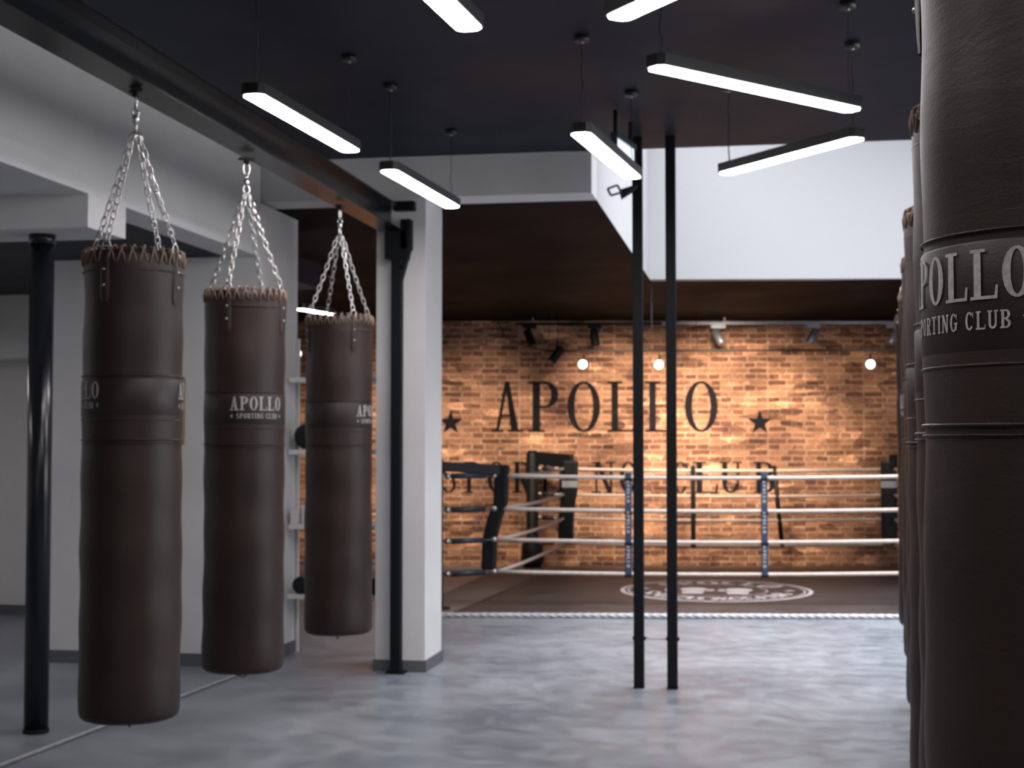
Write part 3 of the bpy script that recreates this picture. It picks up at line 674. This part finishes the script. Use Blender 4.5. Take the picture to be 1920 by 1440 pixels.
# the beams that wash the brick
def beam(src, tgt, power, ang, col=(1, .80, .60), size=.04, blend=.8):
    l = bpy.data.lights.new('spot_beam', 'SPOT'); l.energy = power; l.spot_size = math.radians(ang); l.spot_blend = blend; l.color = col; l.shadow_soft_size = size
    o = bpy.data.objects.new('spot_beam', l); COL.objects.link(o); o.location = src
    o.rotation_euler = (Vector(tgt) - Vector(src)).to_track_quat('-Z', 'Y').to_euler()
for u, tu, tz, pw in ((-3.9, -4.0, 1.2, 300), (-2.5, -2.7, 1.25, 340), (-1.0, -.7, 1.5, 720), (.2, .5, 1.6, 880), (1.9, 2.0, 1.55, 190)):
    beam(wl_(u, 2.6, 2.9), wl_(tu, 0, tz), pw, 60, size=.22)

wi = MB().tube([(-1.17, 14.6, 2.60), (-1.17, 14.6, zc(14.6))], .004, 6).build('hanging_cable', M['silver'])
tag(wi, 'thin pale cable hanging from the far ceiling behind the twin posts', 'cable')

# exit sign
ex = empty('exit_sign', (-.845, 8.60, 3.105)); tag(ex, 'small lit white exit sign hung from the ceiling left of the twin posts', 'exit sign')
A = Vector((-.035, -.23, 0)); B = Vector((.035, .17, 0)); dd = (B - A).normalized(); nn = Vector((-dd.y, dd.x, 0)) * .014
def plate(z0, z1, a, b, k=1.0):
    P = [a - nn * k, b - nn * k, b + nn * k, a + nn * k]
    return [(p.x, p.y, z0) for p in P] + [(p.x, p.y, z1) for p in P]
BF = [(3, 2, 1, 0), (4, 5, 6, 7), (0, 1, 5, 4), (1, 2, 6, 5), (2, 3, 7, 6), (3, 0, 4, 7)]
MB().add(plate(-.02, 0, A, B, 1.2), BF).add(plate(.12, .15, A, B, 1.6), BF).add(plate(-.02, .13, B - dd * .02, B, 1.2), BF).add(plate(-.02, .13, A, A + dd * .015, 1.2), BF).build('frame', M['sleeve'], ex)
MB().add(plate(0, .12, A + dd * .015, B - dd * .02, .9), BF).build('panel', M['exitpanel'], ex)
MB().tube([A + Vector((0, 0, .15)) + dd * .03, A + Vector((0, 0, .28)) + dd * .03], .012, 8).tube([B + Vector((0, 0, .15)) - dd * .05, B + Vector((0, 0, .28)) - dd * .05], .012, 8).build('hanger', M['black'], ex)

# ============================================================ SHELVES BETWEEN NIB WALL AND COLUMN
sh = empty('shelf_unit', (-3.0, 10.25, 0)); tag(sh, 'white open shelf unit standing between the white wall end and column', 'shelf')
for z in (1.925, 1.415, .89, .40): MB().box(-.376, .35, -.13, .13, z, z + .035).build('shelf_board', M['shelf'], sh, .004)
for x in (-.398, .32):
    MB().box(x, x + .022, .10, .13, 0, 2.25).build('upright', M['shelf'], sh)
bl = MB().sphere((0, 0, .093), .093, 24, 14).build('medicine_ball', M['pad']); bl.location = (-3.27, 10.22, 1.45)
tag(bl, 'black medicine ball on the white shelf at chest height', 'medicine ball')
pf = empty('picture_frame', (-3.20, 10.2, 1.96)); tag(pf, 'small white framed panel standing on the topmost white shelf', 'frame')
MB().box(-.055, .055, 0, .015, 0, .24).build('frame', M['shelf'], pf); MB().box(-.028, .028, -.002, 0, .03, .21).build('picture', M['panel'], pf)
for i, (x, h, lab) in enumerate(((-3.335, .075, 'small squat white box on the third white shelf'), (-3.255, .115, 'taller white carton on the third white shelf'))):
    bxo = empty('storage_box', (x, 10.2, .925)); tag(bxo, lab, 'box', 'white boxes on the shelf')
    MB().box(-.033, .033, -.05, .05, 0, h).build('carton', M['shelf'], bxo, .003); MB().box(-.036, .036, -.053, .053, h, h + .018).build('lid', M['white'], bxo)
dumb = None
for i, x in enumerate((-3.28, -2.96, -2.73)):
    lab = ('black dumbbell at the left end of the lowest white shelf', 'black dumbbell in the middle of the lowest white shelf', 'black dumbbell at the right end of the lowest white shelf')[i]
    if i == 0:
        dumb = empty('dumbbell', (x, 10.22, .435)); t = dumb
        MB().tube([(0, -.05, .05), (0, .07, .05)], .016, 10).build('handle', M['chrome'], t)
        for s_ in (-1, 1):
            yy = .01 + s_ * .085; MB().tube([(0, yy - .032, .062), (0, yy - .026, .062), (0, yy + .026, .062), (0, yy + .032, .062)], [.05, .062, .062, .05], 18).build('weight', M['pad'], t)
    else:
        t = copy_tree(dumb); t.location = (x, 10.22, .435)
    tag(t, lab, 'dumbbell', 'dumbbells on the lowest shelf')
sb = MB().box(-.29, .13, -.06, .10, 0, .115).build('black_foam_block', M['pad'], None, .02); sb.location = (-3.03, 10.23, .435)
bpy.data.objects.remove(sb)

# picture frame on the nib wall behind the nearest left bag
pf = empty('picture_frame', (-4.09, 9.57, 1.485)); tag(pf, 'light wood picture frame on the white wall behind the nearest left bag', 'picture')
fr = MB().box(-.17, .17, -.022, 0, 0, .03).box(-.17, .17, -.022, 0, .42, .45).box(-.17, -.145, -.022, 0, .03, .42).box(.145, .17, -.022, 0, .03, .42); fr.build('frame', M['wood'], pf)
MB().box(-.145, .145, -.012, 0, .03, .42).build('picture', M['paper'], pf)
